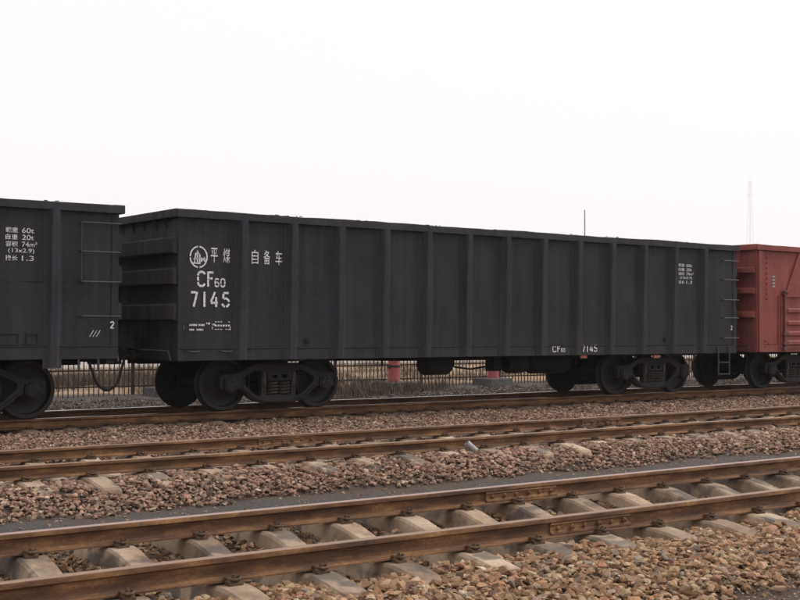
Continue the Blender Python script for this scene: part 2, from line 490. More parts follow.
SLEEPERS = {}
def make_track(yc, x0, x1, sp, phase, heads, joints, label, z=0.0, rail_scale=1.0):
    t = empty('railway_track', (0, yc, z))
    tag(t, label, 'railway track', 'parallel railway tracks')
    for s, hm in zip((-1, 1), heads): make_rail(t, s * GAUGE, hm).scale.z = rail_scale
    for jx, s in joints: obj('joint_bar', JOINT_ME, t, (jx, s * GAUGE, 0)).scale.z = rail_scale
    xs_ = []
    x = phase
    while x > x0: x -= sp
    rnd = random.Random(int(yc * 100))
    while x < x1:
        xx = x + rnd.uniform(-0.015, 0.015); a = rnd.uniform(-0.012, 0.012)
        o = obj('sleeper', SLEEPER_ME, t, (xx, rnd.uniform(-0.02, 0.02), RH * (1 - rail_scale)), (0, 0, a))
        xs_.append(xx)
        for s in (-1, 1):
            for k in (-1, 1):
                c = obj('rail_clip', CLIP_ME, o, (rnd.uniform(-0.02, 0.02), s * GAUGE - o.location.y, 0), (0, 0, (pi if k < 0 else 0) + rnd.uniform(-.12, .12))); c.scale.x = rnd.uniform(.68, .85)
        x += sp
    SLEEPERS[yc] = np.array(xs_)
    return t
make_track(DA, 0.3, 15.5, 0.597, 2.90, (MT['head_dull'], MT['head_used']), [(7.15, 1), (6.45, -1)], 'nearest track, rusty rails on bare humped concrete sleepers in the foreground')
make_track(DB, 1.4, 24.0, 0.607, 4.70, (MT['head_dull'], MT['head_dull']), [(7.8, 1), (13.1, 1)], 'middle empty track with dull orange brown rails half buried in ballast', ZB_TRACK, 0.88)
make_track(DC, 2.0, 33.0, 0.60, 4.0, (MT['head_bright'], MT['head_bright']), [], 'farthest track, the one carrying the train of open wagons')

# ------------------------------------------------------------------ ballast stones
def stone_protos(n, npts):
    out = []
    for k in range(n):
        bm = bmesh.new()
        for i in range(npts):
            v = RNG.normal(size=3); v /= np.abs(v).max() ** 0.6 * np.linalg.norm(v) ** 0.4
            bm.verts.new(v * np.array([1.0, 0.82, 0.66]) * RNG.uniform(0.85, 1.1))
        r = bmesh.ops.convex_hull(bm, input=bm.verts)
        bmesh.ops.delete(bm, geom=[g for g in r['geom_interior'] if isinstance(g, bmesh.types.BMVert)], context='VERTS')
        bmesh.ops.triangulate(bm, faces=bm.faces)
        bm.verts.ensure_lookup_table(); bm.verts.index_update()
        V = np.array([v.co[:] for v in bm.verts]); Fc = np.array([[v.index for v in f.verts] for f in bm.faces])
        out.append((V, Fc)); bm.free()
    return out
PROTO_HI = stone_protos(18, 13)
PROTO_LO = stone_protos(12, 9)

def palette(n, kind):
    pal = {'tan': [((0.36, 0.235, 0.145), 6), ((0.42, 0.305, 0.20), 5), ((0.28, 0.175, 0.11), 4), ((0.34, 0.195, 0.125), 3), ((0.27, 0.21, 0.165), 2), ((0.52, 0.42, 0.31), 1)],
           'pink': [((0.345, 0.22, 0.165), 5), ((0.28, 0.18, 0.135), 5), ((0.41, 0.295, 0.215), 4), ((0.22, 0.15, 0.12), 3), ((0.28, 0.205, 0.165), 2), ((0.50, 0.40, 0.31), 1)],
           'rusty': [((0.24, 0.15, 0.09), 4), ((0.18, 0.112, 0.07), 4), ((0.31, 0.21, 0.135), 3), ((0.11, 0.075, 0.052), 2), ((0.18, 0.14, 0.11), 2)],
           'grimy': [((0.055, 0.042, 0.036), 4), ((0.09, 0.066, 0.053), 3), ((0.035, 0.029, 0.027), 3), ((0.13, 0.095, 0.075), 1)],
           'grey': [((0.105, 0.084, 0.068), 4), ((0.065, 0.053, 0.045), 4), ((0.15, 0.12, 0.095), 2), ((0.22, 0.18, 0.145), 1)]}[kind]
    c = np.array([p[0] for p in pal]); w = np.array([p[1] for p in pal], float); w /= w.sum()
    cc = c[RNG.choice(len(c), n, p=w)]
    cc = cc.mean(1, keepdims=True) + (cc - cc.mean(1, keepdims=True)) * 1.12
    return cc * 0.95 * RNG.uniform(0.6, 1.25, (n, 1)) * RNG.uniform(0.95, 1.05, (n, 3))

def stone_field(name, label, zones):
    Vs, Fs, Cs, off = [], [], [], 0
    for (y0, y1, dens, smin, smax, kind, protos, xlo, xhi, lift, thin) in zones:
        area_x = (xhi - xlo); n = int(area_x * (y1 - y0) * dens)
        x = RNG.uniform(xlo, xhi, n); y = RNG.uniform(y0, y1, n)
        keep = (x > 0.22 * y - 1.2) & (x < 1.55 * y + 2.2)
        if thin:      # ragged edges: fewer stones towards y0 / y1
            d = np.minimum((y - y0) / max(thin[0], 1e-3), (y1 - y) / max(thin[1], 1e-3))
            d = d + 0.45 * np.sin(x * 1.7 + np.sin(x * 0.6) * 2) * 0.6
            keep &= RNG.uniform(0, 1, n) < np.clip(d, 0.0, 1)
        for yc, sx in SLEEPERS.items():
            inb = np.abs(y - yc) < (1.27 if yc == DA else 1.06)
            dx = np.abs(x[:, None] - sx[None, :]).min(1)
            keep &= ~(inb & (dx < 0.135))
        x, y = x[keep], y[keep]; n = len(x)
        if not n: continue
        s = np.exp(RNG.uniform(np.log(smin), np.log(smax), n)) * 0.5
        z = gz(x, y) + s * RNG.uniform(-0.3, 0.6, n) + lift * RNG.uniform(0, 1, n)
        ztop = np.full(n, 9.0)      # keep stones below the rail feet
        for yc, zo in ((DA, 0), (DB, ZB_TRACK + 0.01), (DC, 0)):
            for r in (-GAUGE, GAUGE):
                ztop = np.where(np.abs(y - yc - r) < 0.085, zo - 0.150 - s * 0.9, ztop)
        z = np.minimum(z, ztop)
        col = palette(n, kind)
        pid = RNG.integers(0, len(protos), n)
        q4 = RNG.normal(size=(n, 4)); q4 /= np.linalg.norm(q4, axis=1, keepdims=True)
        w_, a, b_, c_ = q4.T
        R = np.stack([1 - 2 * (b_ * b_ + c_ * c_), 2 * (a * b_ - c_ * w_), 2 * (a * c_ + b_ * w_), 2 * (a * b_ + c_ * w_), 1 - 2 * (a * a + c_ * c_), 2 * (b_ * c_ - a * w_),
                      2 * (a * c_ - b_ * w_), 2 * (b_ * c_ + a * w_), 1 - 2 * (a * a + b_ * b_)], -1).reshape(n, 3, 3)
        for k, (V, Fc) in enumerate(protos):
            idx = np.where(pid == k)[0]
            if not len(idx): continue
            P = np.einsum('nij,vj->nvi', R[idx], V) * (s[idx] * RNG.uniform(0.8, 1.2, len(idx)))[:, None, None]
            P[..., 2] *= 0.7
            P += np.stack([x[idx], y[idx], z[idx]], -1)[:, None, :]
            nvp = len(V)
            Vs.append(P.reshape(-1, 3))
            Fs.append((Fc[None] + (np.arange(len(idx)) * nvp)[:, None, None] + off).reshape(-1, 3))
            Cs.append(np.repeat(col[idx], nvp, 0)); off += nvp * len(idx)
    V, Fc, Cc = np.concatenate(Vs), np.concatenate(Fs), np.concatenate(Cs)
    me = np_mesh(name, V, Fc, MT['stone'])
    at = me.attributes.new('tone', 'FLOAT_COLOR', 'POINT')
    at.data.foreach_set('color', np.concatenate([Cc, np.ones((len(Cc), 1))], 1).astype(np.float32).ravel())
    o = obj(name, me)
    tag(o, label, kind='stuff')
    print(name, len(Fc))
    return o

HI, LO = PROTO_HI, PROTO_LO
stone_field('track_ballast', 'crushed brown and pink stone ballast around the nearest track', [
    (4.72, 6.35, 1700, 0.026, 0.09, 'tan', HI, -1.0, 12.5, 0.035, (0.45, 0.01)),
    (4.0, 5.6, 900, 0.012, 0.035, 'tan', LO, -1.0, 11.0, 0.0, None),
    (6.35, 7.95, 800, 0.04, 0.09, 'rusty', HI, 0.0, 14.0, 0.015, None),
    (7.95, 8.7, 700, 0.04, 0.08, 'rusty', LO, 0.4, 15.0, 0.02, (0.01, 0.4)),
    (8.7, 10.45, 110, 0.010, 0.04, 'tan', LO, 0.6, 18.0, 0.0, None),
]).name = 'foreground_ballast'
stone_field('ballast_stones', 'pinkish crushed stone ballast between the middle track and the train', [
    (10.36, 11.5, 1450, 0.028, 0.085, 'pink', HI, 1.0, 20.0, 0.03, (0.22, 0.01)),
    (11.5, 12.5, 520, 0.04, 0.08, 'rusty', LO, 1.5, 22.5, 0.0, None),
    (12.5, 15.2, 700, 0.035, 0.085, 'pink', LO, 1.7, 26.0, 0.03, None),
    (15.2, 17.6, 620, 0.035, 0.085, 'pink', LO, 2.2, 29.5, 0.03, None),
    (17.6, 18.9, 380, 0.045, 0.085, 'grimy', LO, 2.6, 31.5, 0.0, None),
    (18.9, 20.6, 330, 0.05, 0.10, 'grey', LO, 3.0, 34.0, 0.02, (0.01, 0.8)),
    (20.6, 27.0, 110, 0.03, 0.10, 'grey', LO, 4.0, 42.0, 0.0, None),
]).name = 'yard_ballast'

# ------------------------------------------------------------------ wagons
def wheel_mb(s):
    """wheel on the side s (+1 far, -1 near), t along the axle away from the wagon centre"""
    mb = MB()
    pr = [(0.055, 0.60), (0.125, 0.60), (0.13, 0.645), (0.20, 0.668), (0.31, 0.655), (0.35, 0.648), (0.355, 0.672), (0.395, 0.676), (0.443, 0.682), (0.448, 0.697), (0.436, 0.709), (0.421, 0.718),
          (0.417, 0.80), (0.405, 0.808), (0.36, 0.808), (0.352, 0.79), (0.345, 0.715), (0.30, 0.702), (0.21, 0.722), (0.14, 0.775), (0.13, 0.80), (0.055, 0.80)]
    mb.lathe(pr, lambda a, b_, t: (a, s * t, 0.42 + b_), 40)
    return mb

def helix(r, z0, z1, turns, n=14):
    k = int(turns * n)
    return [(r * cos(2 * pi * i / n), r * sin(2 * pi * i / n), z0 + (z1 - z0) * i / k) for i in range(k + 1)]

AX = 0.885
def side_frame_loops():
    half = [(0.0, 0.735), (0.38, 0.735), (0.50, 0.70), (0.70, 0.605), (0.82, 0.575), (1.01, 0.575), (1.055, 0.545), (1.055, 0.37), (1.02, 0.36), (1.015, 0.50), (0.98, 0.533), (0.79, 0.533), (0.755, 0.50), (0.745, 0.37),
            (0.69, 0.355), (0.55, 0.235), (0.43, 0.16), (0.32, 0.135), (0.0, 0.130)]
    outer = half + [(-x, z) for x, z in half[::-1][1:-1]]
    win = [(-0.245, 0.225), (0.245, 0.225), (0.245, 0.61), (-0.245, 0.61)]
    tri = [(0.305, 0.64), (0.305, 0.215), (0.37, 0.205), (0.49, 0.275), (0.675, 0.44), (0.68, 0.52), (0.46, 0.645)]
    return [outer, win, tri, [(-x, z) for x, z in tri]]

def make_bogie():
    mb = MB()
    # bolster across both frames, centre bowl, brake beams
    mb.loft([[(-w, y, z0), (w, y, z0), (w, y, z1), (-w, y, z1)] for y, w, z0, z1 in
             ((-0.93, 0.19, 0.50, 0.635), (-0.6, 0.2, 0.46, 0.64), (0, 0.22, 0.38, 0.66), (0.6, 0.2, 0.46, 0.64), (0.93, 0.19, 0.50, 0.635))])
    mb.lathe([(0.2, 0.62), (0.2, 0.72)], lambda a, b_, t: (a, b_, t), 20)
    for s in (-1, 1):
        mb.tube([(s * 0.40, -0.75, 0.33), (s * 0.40, 0.75, 0.33)], 0.03, 8)
        mb.tube([(s * 0.40, -0.7, 0.33), (s * 0.30, 0, 0.36), (s * 0.40, 0.7, 0.33)], 0.02, 6)
    bg_ = mb.build('bogie', MT['under'])
    loops = side_frame_loops()
    fme = curve_plate('side_frame', loops, 0.065, 0.016, MT['cast'], False)
    for s in (-1, 1):
        obj('side_frame', fme, bg_, (0, s * 0.98, 0))
        # bolster end with its two core holes
        be = curve_plate('bolster_end', [[(-0.215, 0.475), (0.215, 0.475), (0.215, 0.592), (-0.215, 0.592)], [(-0.15, 0.502), (-0.035, 0.502), (-0.035, 0.572), (-0.15, 0.572)],
                                         [(0.035, 0.502), (0.15, 0.502), (0.15, 0.572), (0.035, 0.572)]], 0.04, 0.008, MT['cast'], bg_)
        be.location = (0, s * 1.03, 0)
        for sx in (-0.11, 0.11):
            for sy in (1.02, 0.9):
                sp = MB(); sp.tube(helix(0.080, 0.245, 0.468, 4.5), 0.0145, 6)
                smooth_by_angle(sp.build('spring', MT['spring'], bg_, (sx, s * sy, 0)), 60)
        for sx in (-AX, AX):
            ab = MB()
            ab.lathe([(0.12, 0.88), (0.125, 0.89), (0.125, 1.075), (0.105, 1.085), (0.105, 1.105), (0.09, 1.112), (0.035, 1.112), (0.03, 1.12)], lambda a, b_, t: (sx + a, s * t, 0.42 + b_), 24)
            for k in range(3):
                ang = pi / 2 + k * 2 * pi / 3
                ab.lathe([(0.016, 1.108), (0.016, 1.13)], lambda a, b_, t: (sx + 0.066 * cos(ang) + a, s * t, 0.42 + 0.066 * sin(ang) + b_), 6)
            ab.box(sx - 0.115, sx + 0.115, min(s * 0.91, s * 1.055), max(s * 0.91, s * 1.055), 0.50, 0.532)
            smooth_by_angle(ab.build('axle_box', MT['cast'], bg_), 35)
    for sx in (-AX, AX):
        ax = MB(); ax.lathe([(0.065, -0.99), (0.065, -0.87), (0.09, -0.84), (0.09, -0.6), (0.075, -0.5), (0.075, 0.5), (0.09, 0.6), (0.09, 0.84), (0.065, 0.87), (0.065, 0.99)], lambda a, b_, t: (a, t, 0.42 + b_), 16)
        smooth_by_angle(ax.build('axle', MT['under'], bg_, (sx, 0, 0)), 30)
        for s in (-1, 1):
            smooth_by_angle(wheel_mb(s).build('wheel', MT['wheel'], bg_, (sx, 0, 0)), 30)
            bs = MB()
            d = -1 if sx > 0 else 1
            arc = [(0.445, a) for a in np.linspace(-0.35, 0.35, 6)]
            poly = [(r * cos(a), r * sin(a)) for r, a in arc] + [(0.50 * cos(a), 0.5 * sin(a)) for a in np.linspace(0.33, -0.33, 5)]
            bs.prism([(d * u, v) for u, v in poly], lambda u, v, t: (sx + u, s * t, 0.40 + v), 0.70, 0.79)
            bs.build('brake_shoe', MT['under'], bg_)
    for s in (-1, 1):      # clutter on the frames: flange ribs, brake hangers, pull rods, side bearing
        for d in (-1, 1):
            k = MB(); k.loft([[(d * x, s * y_, z) for y_, z in ((1.03, zc_ - .014), (1.075, zc_ - .010), (1.075, zc_ + .010), (1.03, zc_ + .014))] for x, zc_ in ((.30, .165), (.42, .19), (.54, .265), (.68, .375))])
            k.build('flange', MT['cast'], bg_)
            k = MB(); k.tube([(d * .47, s * .86, .66), (d * .44, s * .84, .5), (d * .42, s * .8, .36)], .018, 6); k.build('brake_hanger', MT['cast'], bg_)
            k = MB(); k.box(d * .275 - .028, d * .275 + .028, s * 1.05 - .012, s * 1.05 + .012, .42, .60); k.build('wear_plate', MT['spring'], bg_)
        k = MB(); k.box(-.14, .14, s * .75 - .08, s * .75 + .08, .635, .76); k.build('side_bearing', MT['cast'], bg_)
    k = MB(); k.tube([(-.42, -.25, .52), (.42, -.25, .48)], .02, 6); k.tube([(-.40, -.25, .33), (-.43, -.25, .66)], .022, 6); k.tube([(.40, -.25, .33), (.43, -.25, .64)], .022, 6); k.build('brake_lever', MT['cast'], bg_)
    return bg_

BOGIE = make_bogie()
_bogie_used = [False]
def place_bogie(wagon, x):
    o = BOGIE if not _bogie_used[0] else copy_tree(BOGIE)
    _bogie_used[0] = True
    o.parent = wagon; o.location = (x, 0, 0)
    return o

def hat_rib(z0, z1, depth=0.10, front=0.085, base=0.27, side=-1, seed=0):
    """pressed hat-section rib standing on the side sheet, y = 0 at the sheet"""
    mb = MB(); h, b_ = front / 2, base / 2
    rings = []
    rr = random.Random(seed); bend = rr.uniform(-.012, .012)
    for k in range(15):
        t_ = k / 14; z = z0 + (z1 - z0) * t_; dp = depth * (0.55 + 0.6 * t_) + (rr.uniform(-.004, .004) if 0 < k < 14 else 0)
        jx = bend * sin(pi * t_) + rr.uniform(-.0025, .0025)
        poly = [(-b_, 0), (-b_, -0.006), (-b_ + 0.035, -0.008), (-h - 0.012, -dp + 0.006), (-h, -dp), (h, -dp), (h + 0.012, -dp + 0.006), (b_ - 0.035, -0.008), (b_, -0.006), (b_, 0)]
        rings.append([(u + (jx if abs(v) > .02 else 0), v * -side, z) for u, v in poly])
    mb.loft(rings)
    return mb

def panel_mb(x0, x1, z0, z1, y, seed, amp=0.009, side=-1):
    r = random.Random(seed); mb = MB(); nx_, nz_ = 10, 14; vs_ = []; fs_ = []
    a1, a2, p1, p2 = r.uniform(-1, 1), r.uniform(-1, 1), r.uniform(0, 6), r.uniform(0, 6)
    dents = [(r.uniform(0.1, 0.9), r.uniform(0.05, 0.9), r.uniform(0.07, 0.2), r.uniform(-0.012, 0.012)) for _ in range(6)]
    for i in range(nx_ + 1):
        for j in range(nz_ + 1):
            u, v = i / nx_, j / nz_
            e = sin(pi * u) * sin(pi * v)
            d = amp * e * (0.8 + 0.8 * a1 * sin(3 * v * pi + p1) + 0.6 * a2 * sin(2 * u * pi + p2))
            for du, dv, rr, am in dents:
                d += am * math.exp(-(((u - du) ** 2 + ((v - dv) * 2) ** 2) / rr ** 2)) * (1 if 0 < i < nx_ and 0 < j < nz_ else 0)
            vs_.append((x0 + (x1 - x0) * u, y + side * (0.004 + d), z0 + (z1 - z0) * v))
    for i in range(nx_):
        for j in range(nz_):
            a = i * (nz_ + 1) + j; fs_.append((a, a + nz_ + 1, a + nz_ + 2, a + 1))
    mb.add(vs_, fs_)
    return mb

def smooth_all(o):
    o.data.polygons.foreach_set('use_smooth', [True] * len(o.data.polygons)); return o

def chord_poly(z0, z1, out):
    return [(0, z0), (-out, z0), (-out - 0.004, z0 + 0.004), (-out - 0.004, z1 - 0.006), (-out + 0.002, z1), (0.07, z1), (0.07, z0 + 0.02), (0, z0 + 0.02)]

def grab_iron(parent, x0, x1, z, y, name='grab_iron', r=0.011, stand=0.07):
    mb = MB()
    mb.tube([(x0, y, z), (x0, y - stand * 0.8, z), (x0 + 0.02, y - stand, z), (x1 - 0.02, y - stand, z), (x1, y - stand * 0.8, z), (x1, y, z)], r, 6)
    return mb.build(name, MT['grab'], parent)

def make_gondola(xleft, L, zb, zt, mat, endmat, ribs, name, label, rib_foot=0.0, bands=((1.43, 1.655), (1.96, 2.185), (2.42, 2.645)), band_depth=0.16, ribmat=None, seed=0):
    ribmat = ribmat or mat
    """open wagon; local x from 0 at its left end, y = 0 on the track centre line, z from the rail heads"""
    w = empty(name, (xleft, DC, 0))
    CH = 0.118; zc = zt - CH
    for side in (-1, 1):
        y = side * HW
        sm = MB(); sm.box(0.0, L, min(y, y - side * 0.008), max(y, y - side * 0.008), zb, zc + 0.035)
        wall = sm.build('side_wall', mat, w)
        cp = [(side * -1 * u * 1.0, v) for u, v in chord_poly(zc, zt, 0.07)]
        ch = MB(); rc = random.Random(seed * 7 + side); rg = []
        for t_ in np.linspace(-0.06, L + 0.06, 48):
            e_ = 0 if t_ < 0.1 or t_ > L - 0.1 else 1
            jz, jy = e_ * (rc.uniform(-.005, .005) + .006 * sin(t_ * 1.9 + seed)), e_ * rc.uniform(-.006, .006)
            rg.append([(t_, y + u + (jy if abs(u) > .02 else 0), v + (jz if v > zt - .03 else 0)) for u, v in cp])
        ch.loft(rg)
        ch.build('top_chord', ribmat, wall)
        sill = MB()
        sill.box(0.004, L - 0.004, min(y + side * 0.014, y), max(y + side * 0.014, y), zb - 0.004, zb + 0.155)
        sill.prism([(0, zb + 0.155), (side * 0.014, zb + 0.155), (side * 0.022, zb + 0.172), (side * 0.022, zb + 0.18), (0, zb + 0.186)], lambda u, v, t: (t, y + u, v), 0.006, L - 0.006)
        sill.build('bottom_sill', mat, wall)
        if side < 0:
            edges = [0.0] + list(ribs) + [L]
            for i in range(len(edges) - 1):
                a = edges[i] + (0.10 if i else 0.004); b_ = edges[i + 1] - (0.10 if i < len(edges) - 2 else 0.004)
                smooth_all(panel_mb(a, b_, zb + 0.19, zc - 0.002, y, seed * 100 + i).build('panel', mat, wall))
        for i, x in enumerate(ribs):
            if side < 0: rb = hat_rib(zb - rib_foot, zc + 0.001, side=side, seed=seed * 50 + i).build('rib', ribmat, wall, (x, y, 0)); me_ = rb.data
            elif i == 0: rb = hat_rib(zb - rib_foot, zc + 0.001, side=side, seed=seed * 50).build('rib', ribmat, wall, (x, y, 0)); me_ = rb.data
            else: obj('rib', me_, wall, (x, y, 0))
    for end in (0, 1):
        xo = 0.0 if end == 0 else L; d = -1 if end == 0 else 1
        mb = MB(); mb.box(min(xo, xo - d * 0.008), max(xo, xo - d * 0.008), -HW + 0.012, HW - 0.012, zb, zc + 0.04)
        ew = mb.build('end_wall', endmat, w)
        cp = MB(); cp.prism([(d * 0.0, zc + 0.002), (d * 0.088, zc + 0.002), (d * 0.092, zc + 0.01), (d * 0.092, zt + 0.001), (d * 0.08, zt + 0.006), (-d * 0.07, zt + 0.006), (-d * 0.07, zc + 0.025), (0, zc + 0.025)],
                             lambda u, v, t: (xo + u, t, v), -HW - 0.055, HW + 0.055)
        cp.build('top_cap', endmat, ew)
        for z0, z1 in bands:
            bm_ = MB(); dp = band_depth
            prof = [(0, z0 - 0.01), (d * 0.012, z0 - 0.01), (d * (dp - 0.008), z0), (d * dp, z0 + 0.008), (d * dp, z1 - 0.014), (d * (dp - 0.014), z1), (d * 0.01, z1 + 0.03), (0, z1 + 0.032)]
            rings = []
            for yy, k in ((-HW + 0.014, 0.5), (-HW + 0.2, 1.0), (HW - 0.2, 1.0), (HW - 0.014, 0.5)):
                rings.append([(xo + u * k, yy, v) for u, v in prof])
            bm_.loft(rings); bm_.build('end_beam', endmat, ew)
        for yy in (-1.15, -0.8, -0.4, 0.0, 0.4, 0.8, 1.15):
            g = MB(); g.prism([(0.002 * d, zc), (d * 0.08, zc), (0.002 * d, zc - 0.16)], lambda u, v, t: (xo + u, t, v), yy - 0.006, yy + 0.006)
            g.build('gusset', endmat, ew)
        for s in (-1, 1):
            p = MB(); p.box(min(xo - d * 0.085, xo + d * 0.016), max(xo - d * 0.085, xo + d * 0.016), min(s * (HW - 0.07), s * (HW + 0.016)), max(s * (HW - 0.07), s * (HW + 0.016)), zb - 0.002, zc - 0.001)
            p.build('corner_post', mat, w)
    # floor and underframe
    fl = MB(); fl.box(0.01, L - 0.01, -HW + 0.01, HW - 0.01, 1.05, 1.09); fl.build('floor', MT['under'], w)
    cs = MB()
    for s in (-1, 1): cs.box(-0.02, L + 0.02, min(s * 0.16, s * 0.19), max(s * 0.16, s * 0.19), 0.74, 1.05)
    for x in np.linspace(0.02, L - 0.32, 9)[1:-1]: cs.box(x, x + 0.14, -HW + 0.06, HW - 0.06, 0.88, 1.049)
    for x in (0.02, L - 0.14): cs.box(x, x + 0.12, -HW + 0.03, HW - 0.03, 0.80, 1.049)
    for bx in BC: cs.box(bx - 0.22, bx + 0.22, -HW + 0.05, HW - 0.05, 0.79, 1.048); cs.lathe([(0.18, 0.70), (0.18, 0.80)], lambda a, b_, t, bx=bx: (bx + a, b_, t), 16)
    cs.build('underframe', MT['under'], w)
    for end in (0, 1):
        xo, d = (0.0, -1) if end == 0 else (L, 1)
        c = MB(); c.box(min(xo - d * 0.1, xo + d * 0.30), max(xo - d * 0.1, xo + d * 0.30), -0.075, 0.075, 0.80, 0.95)
        c.prism([(0.25, -0.10), (0.44, -0.15), (0.46, 0.02), (0.40, 0.05), (0.47, 0.12), (0.40, 0.16), (0.25, 0.11)], lambda u, v, t: (xo + d * u, v * d, t), 0.74, 1.02)
        c.build('coupler', MT['cast'], w)
    for bx in BC: place_bogie(w, bx)
    for xo, d in ((0.0, -1), (L, 1)):     # brake pipe end with its angle cock, uncoupling lever
        t = MB(); t.tube([(xo - d * .3, -.42, .88), (xo + d * .18, -.40, .88), (xo + d * .32, -.36, .85)], .022, 8); t.box(xo + d * .2 - .04, xo + d * .2 + .04, -.44, -.35, .85, .95); t.build('brake_pipe_end', MT['under'], w)
        t = MB(); t.tube([(xo + d * .07, -1.45, .82), (xo + d * .08, -1.38, .96), (xo + d * .09, -.4, .97), (xo + d * .2, -.16, 1.04)], .014, 6); t.build('uncoupling_lever', MT['grab'], w)
        t = MB(); t.box(min(xo, xo + d * .14), max(xo, xo + d * .14), -.30, .30, .99, 1.17); t.build('striker', MT['under'], w)
    # brake gear hung under the floor
    t = MB(); t.lathe([(0.02, -0.43), (0.17, -0.40), (0.2, -0.34), (0.2, 0.34), (0.17, 0.40), (0.02, 0.43)], lambda a, b_, tt: (5.44 + tt * 0.72, -0.78 + a, 0.68 + b_), 24)
    smooth_by_angle(t.build('air_reservoir', MT['under'], w), 40)
    t = MB(); t.lathe([(0.02, -0.3), (0.15, -0.28), (0.175, -0.2), (0.175, 0.2), (0.15, 0.28), (0.02, 0.3)], lambda a, b_, tt: (7.39 + tt * 0.85, -0.72 + a, 0.65 + b_), 22)
    smooth_by_angle(t.build('brake_cylinder', MT['under'], w), 40)
    t = MB(); t.lathe([(0.02, -0.45), (0.19, -0.42), (0.215, -0.36), (0.215, 0.36), (0.19, 0.42), (0.02, 0.45)], lambda a, b_, tt: (8.42 + tt * 1.15, -0.5 + a, 0.66 + b_), 24)
    smooth_by_angle(t.build('air_reservoir', MT['under'], w), 40)
    t = MB(); t.tube([(2.9, -0.35, 0.78), (4.9, -0.55, 0.75), (7.0, -0.55, 0.74), (L - 3.0, -0.35, 0.76)], 0.022, 6)
    t.tube([(0.1, -0.42, 0.86), (L - 0.1, -0.42, 0.86)], 0.028, 8)
    for x in (4.4, 6.9, 7.5, 8.3): t.tube([(x, -0.6, 1.05), (x, -0.6, 0.66)], 0.02, 6)
    t.box(6.86, 7.04, -0.75, -0.5, 0.52, 0.8)
    for x in (5.2, 5.7, 7.2, 7.6, 8.1, 8.75): t.box(x - .02, x + .02, -1.0, -.45, .86, 1.04); t.tube([(x, -.80, 1.04), (x, -.995, .80), (x, -.99, .62)], .013, 5)
    t.tube([(5.75, -.8, .74), (6.3, -.9, .80), (6.9, -.65, .72)], .016, 6); t.tube([(6.9, -.62, .62), (6.5, -.5, .56), (6.2, -.4, .60)], .02, 6)
    t.tube([(3.4, -1.2, .86), (6.2, -1.2, .84), (9.4, -1.2, .86)], .014, 6)
    t.build('brake_rod', MT['under'], w)
    return w

# ---- lettering as thin paint strokes
def ribbon(pts, th):
    """flat stroke in 2D as quads with mitred joints"""
    pts = [Vector((p[0], p[1])) for p in pts]; L_, R_ = [], []
    for i, p in enumerate(pts):
        a = (p - pts[i - 1]).normalized() if i else None
        b_ = (pts[i + 1] - p).normalized() if i < len(pts) - 1 else None
        a = a or b_; b_ = b_ or a
        n1 = Vector((-a.y, a.x)); n2 = Vector((-b_.y, b_.x)); m = (n1 + n2).normalized()
        k = th / 2 / max(0.5, m.dot(n1))
        L_.append(p + m * k); R_.append(p - m * k)
    return [((L_[i], L_[i + 1], R_[i + 1], R_[i])) for i in range(len(pts) - 1)]
def arc(cx, cy, rx, ry, a0, a1, n=9):
    return [(cx + rx * cos(radians(a0 + (a1 - a0) * i / n)), cy + ry * sin(radians(a0 + (a1 - a0) * i / n))) for i in range(n + 1)]
GLYPH = {  # strokes in a box of width 0.6, height 1, with the gaps a stencil leaves
    'C': [arc(.30, .68, .26, .30, 25, 172), arc(.30, .32, .26, .30, -172, -25), [(.045, .64), (.045, .36)]],
    'F': [[(.08, 0), (.08, 1)], [(.17, .95), (.56, .95)], [(.20, .55), (.46, .55)]],
    '6': [arc(.30, .70, .24, .27, 30, 165), [(.055, .70), (.055, .32)], arc(.30, .28, .24, .26, 190, 350), arc(.30, .30, .24, .26, 5, 150)],
    '0': [arc(.30, .68, .24, .30, 12, 168), arc(.30, .32, .24, .30, -168, -12), [(.06, .66), (.06, .36)], [(.54, .66), (.54, .36)]],
    '7': [[(.03, .95), (.42, .95)], [(.50, .98), (.24, 0)]],
    '1': [[(.30, 1), (.30, 0)]],
    '4': [[(.36, 1), (.04, .32)], [(.04, .27), (.36, .27)], [(.45, .66), (.45, 0)], [(.50, .27), (.58, .27)]],
    '5': [[(.10, .95), (.52, .95)], [(.10, .90), (.08, .56)], arc(.27, .31, .27, .27, 120, 10), arc(.27, .30, .27, .27, -15, -80), arc(.27, .30, .27, .27, -100, -165)],
    '2': [arc(.30, .72, .25, .25, 165, -10), [(.54, .64), (.06, .08)], [(.05, .04), (.56, .04)]],
}
LETTER_Y = -HW - 0.0155
def strokes_obj(name, quads, parent, y=LETTER_Y, mat=None):
    mb = MB()
    for qd in quads:
        vs_ = [(p[0], y, p[1]) for p in qd] + [(p[0], y + 0.002, p[1]) for p in qd]
        mb.add(vs_, [(0, 1, 2, 3), (7, 6, 5, 4), (0, 4, 5, 1), (1, 5, 6, 2), (2, 6, 7, 3), (3, 7, 4, 0)])
    return mb.build(name, mat or MT['letter'], parent)
def glyph_quads(ch, x, z, w_, h_, th):
    out = []
    for st in GLYPH[ch]:
        out += ribbon([(x + u / 0.6 * w_, z + v * h_) for u, v in st], th)
    return out
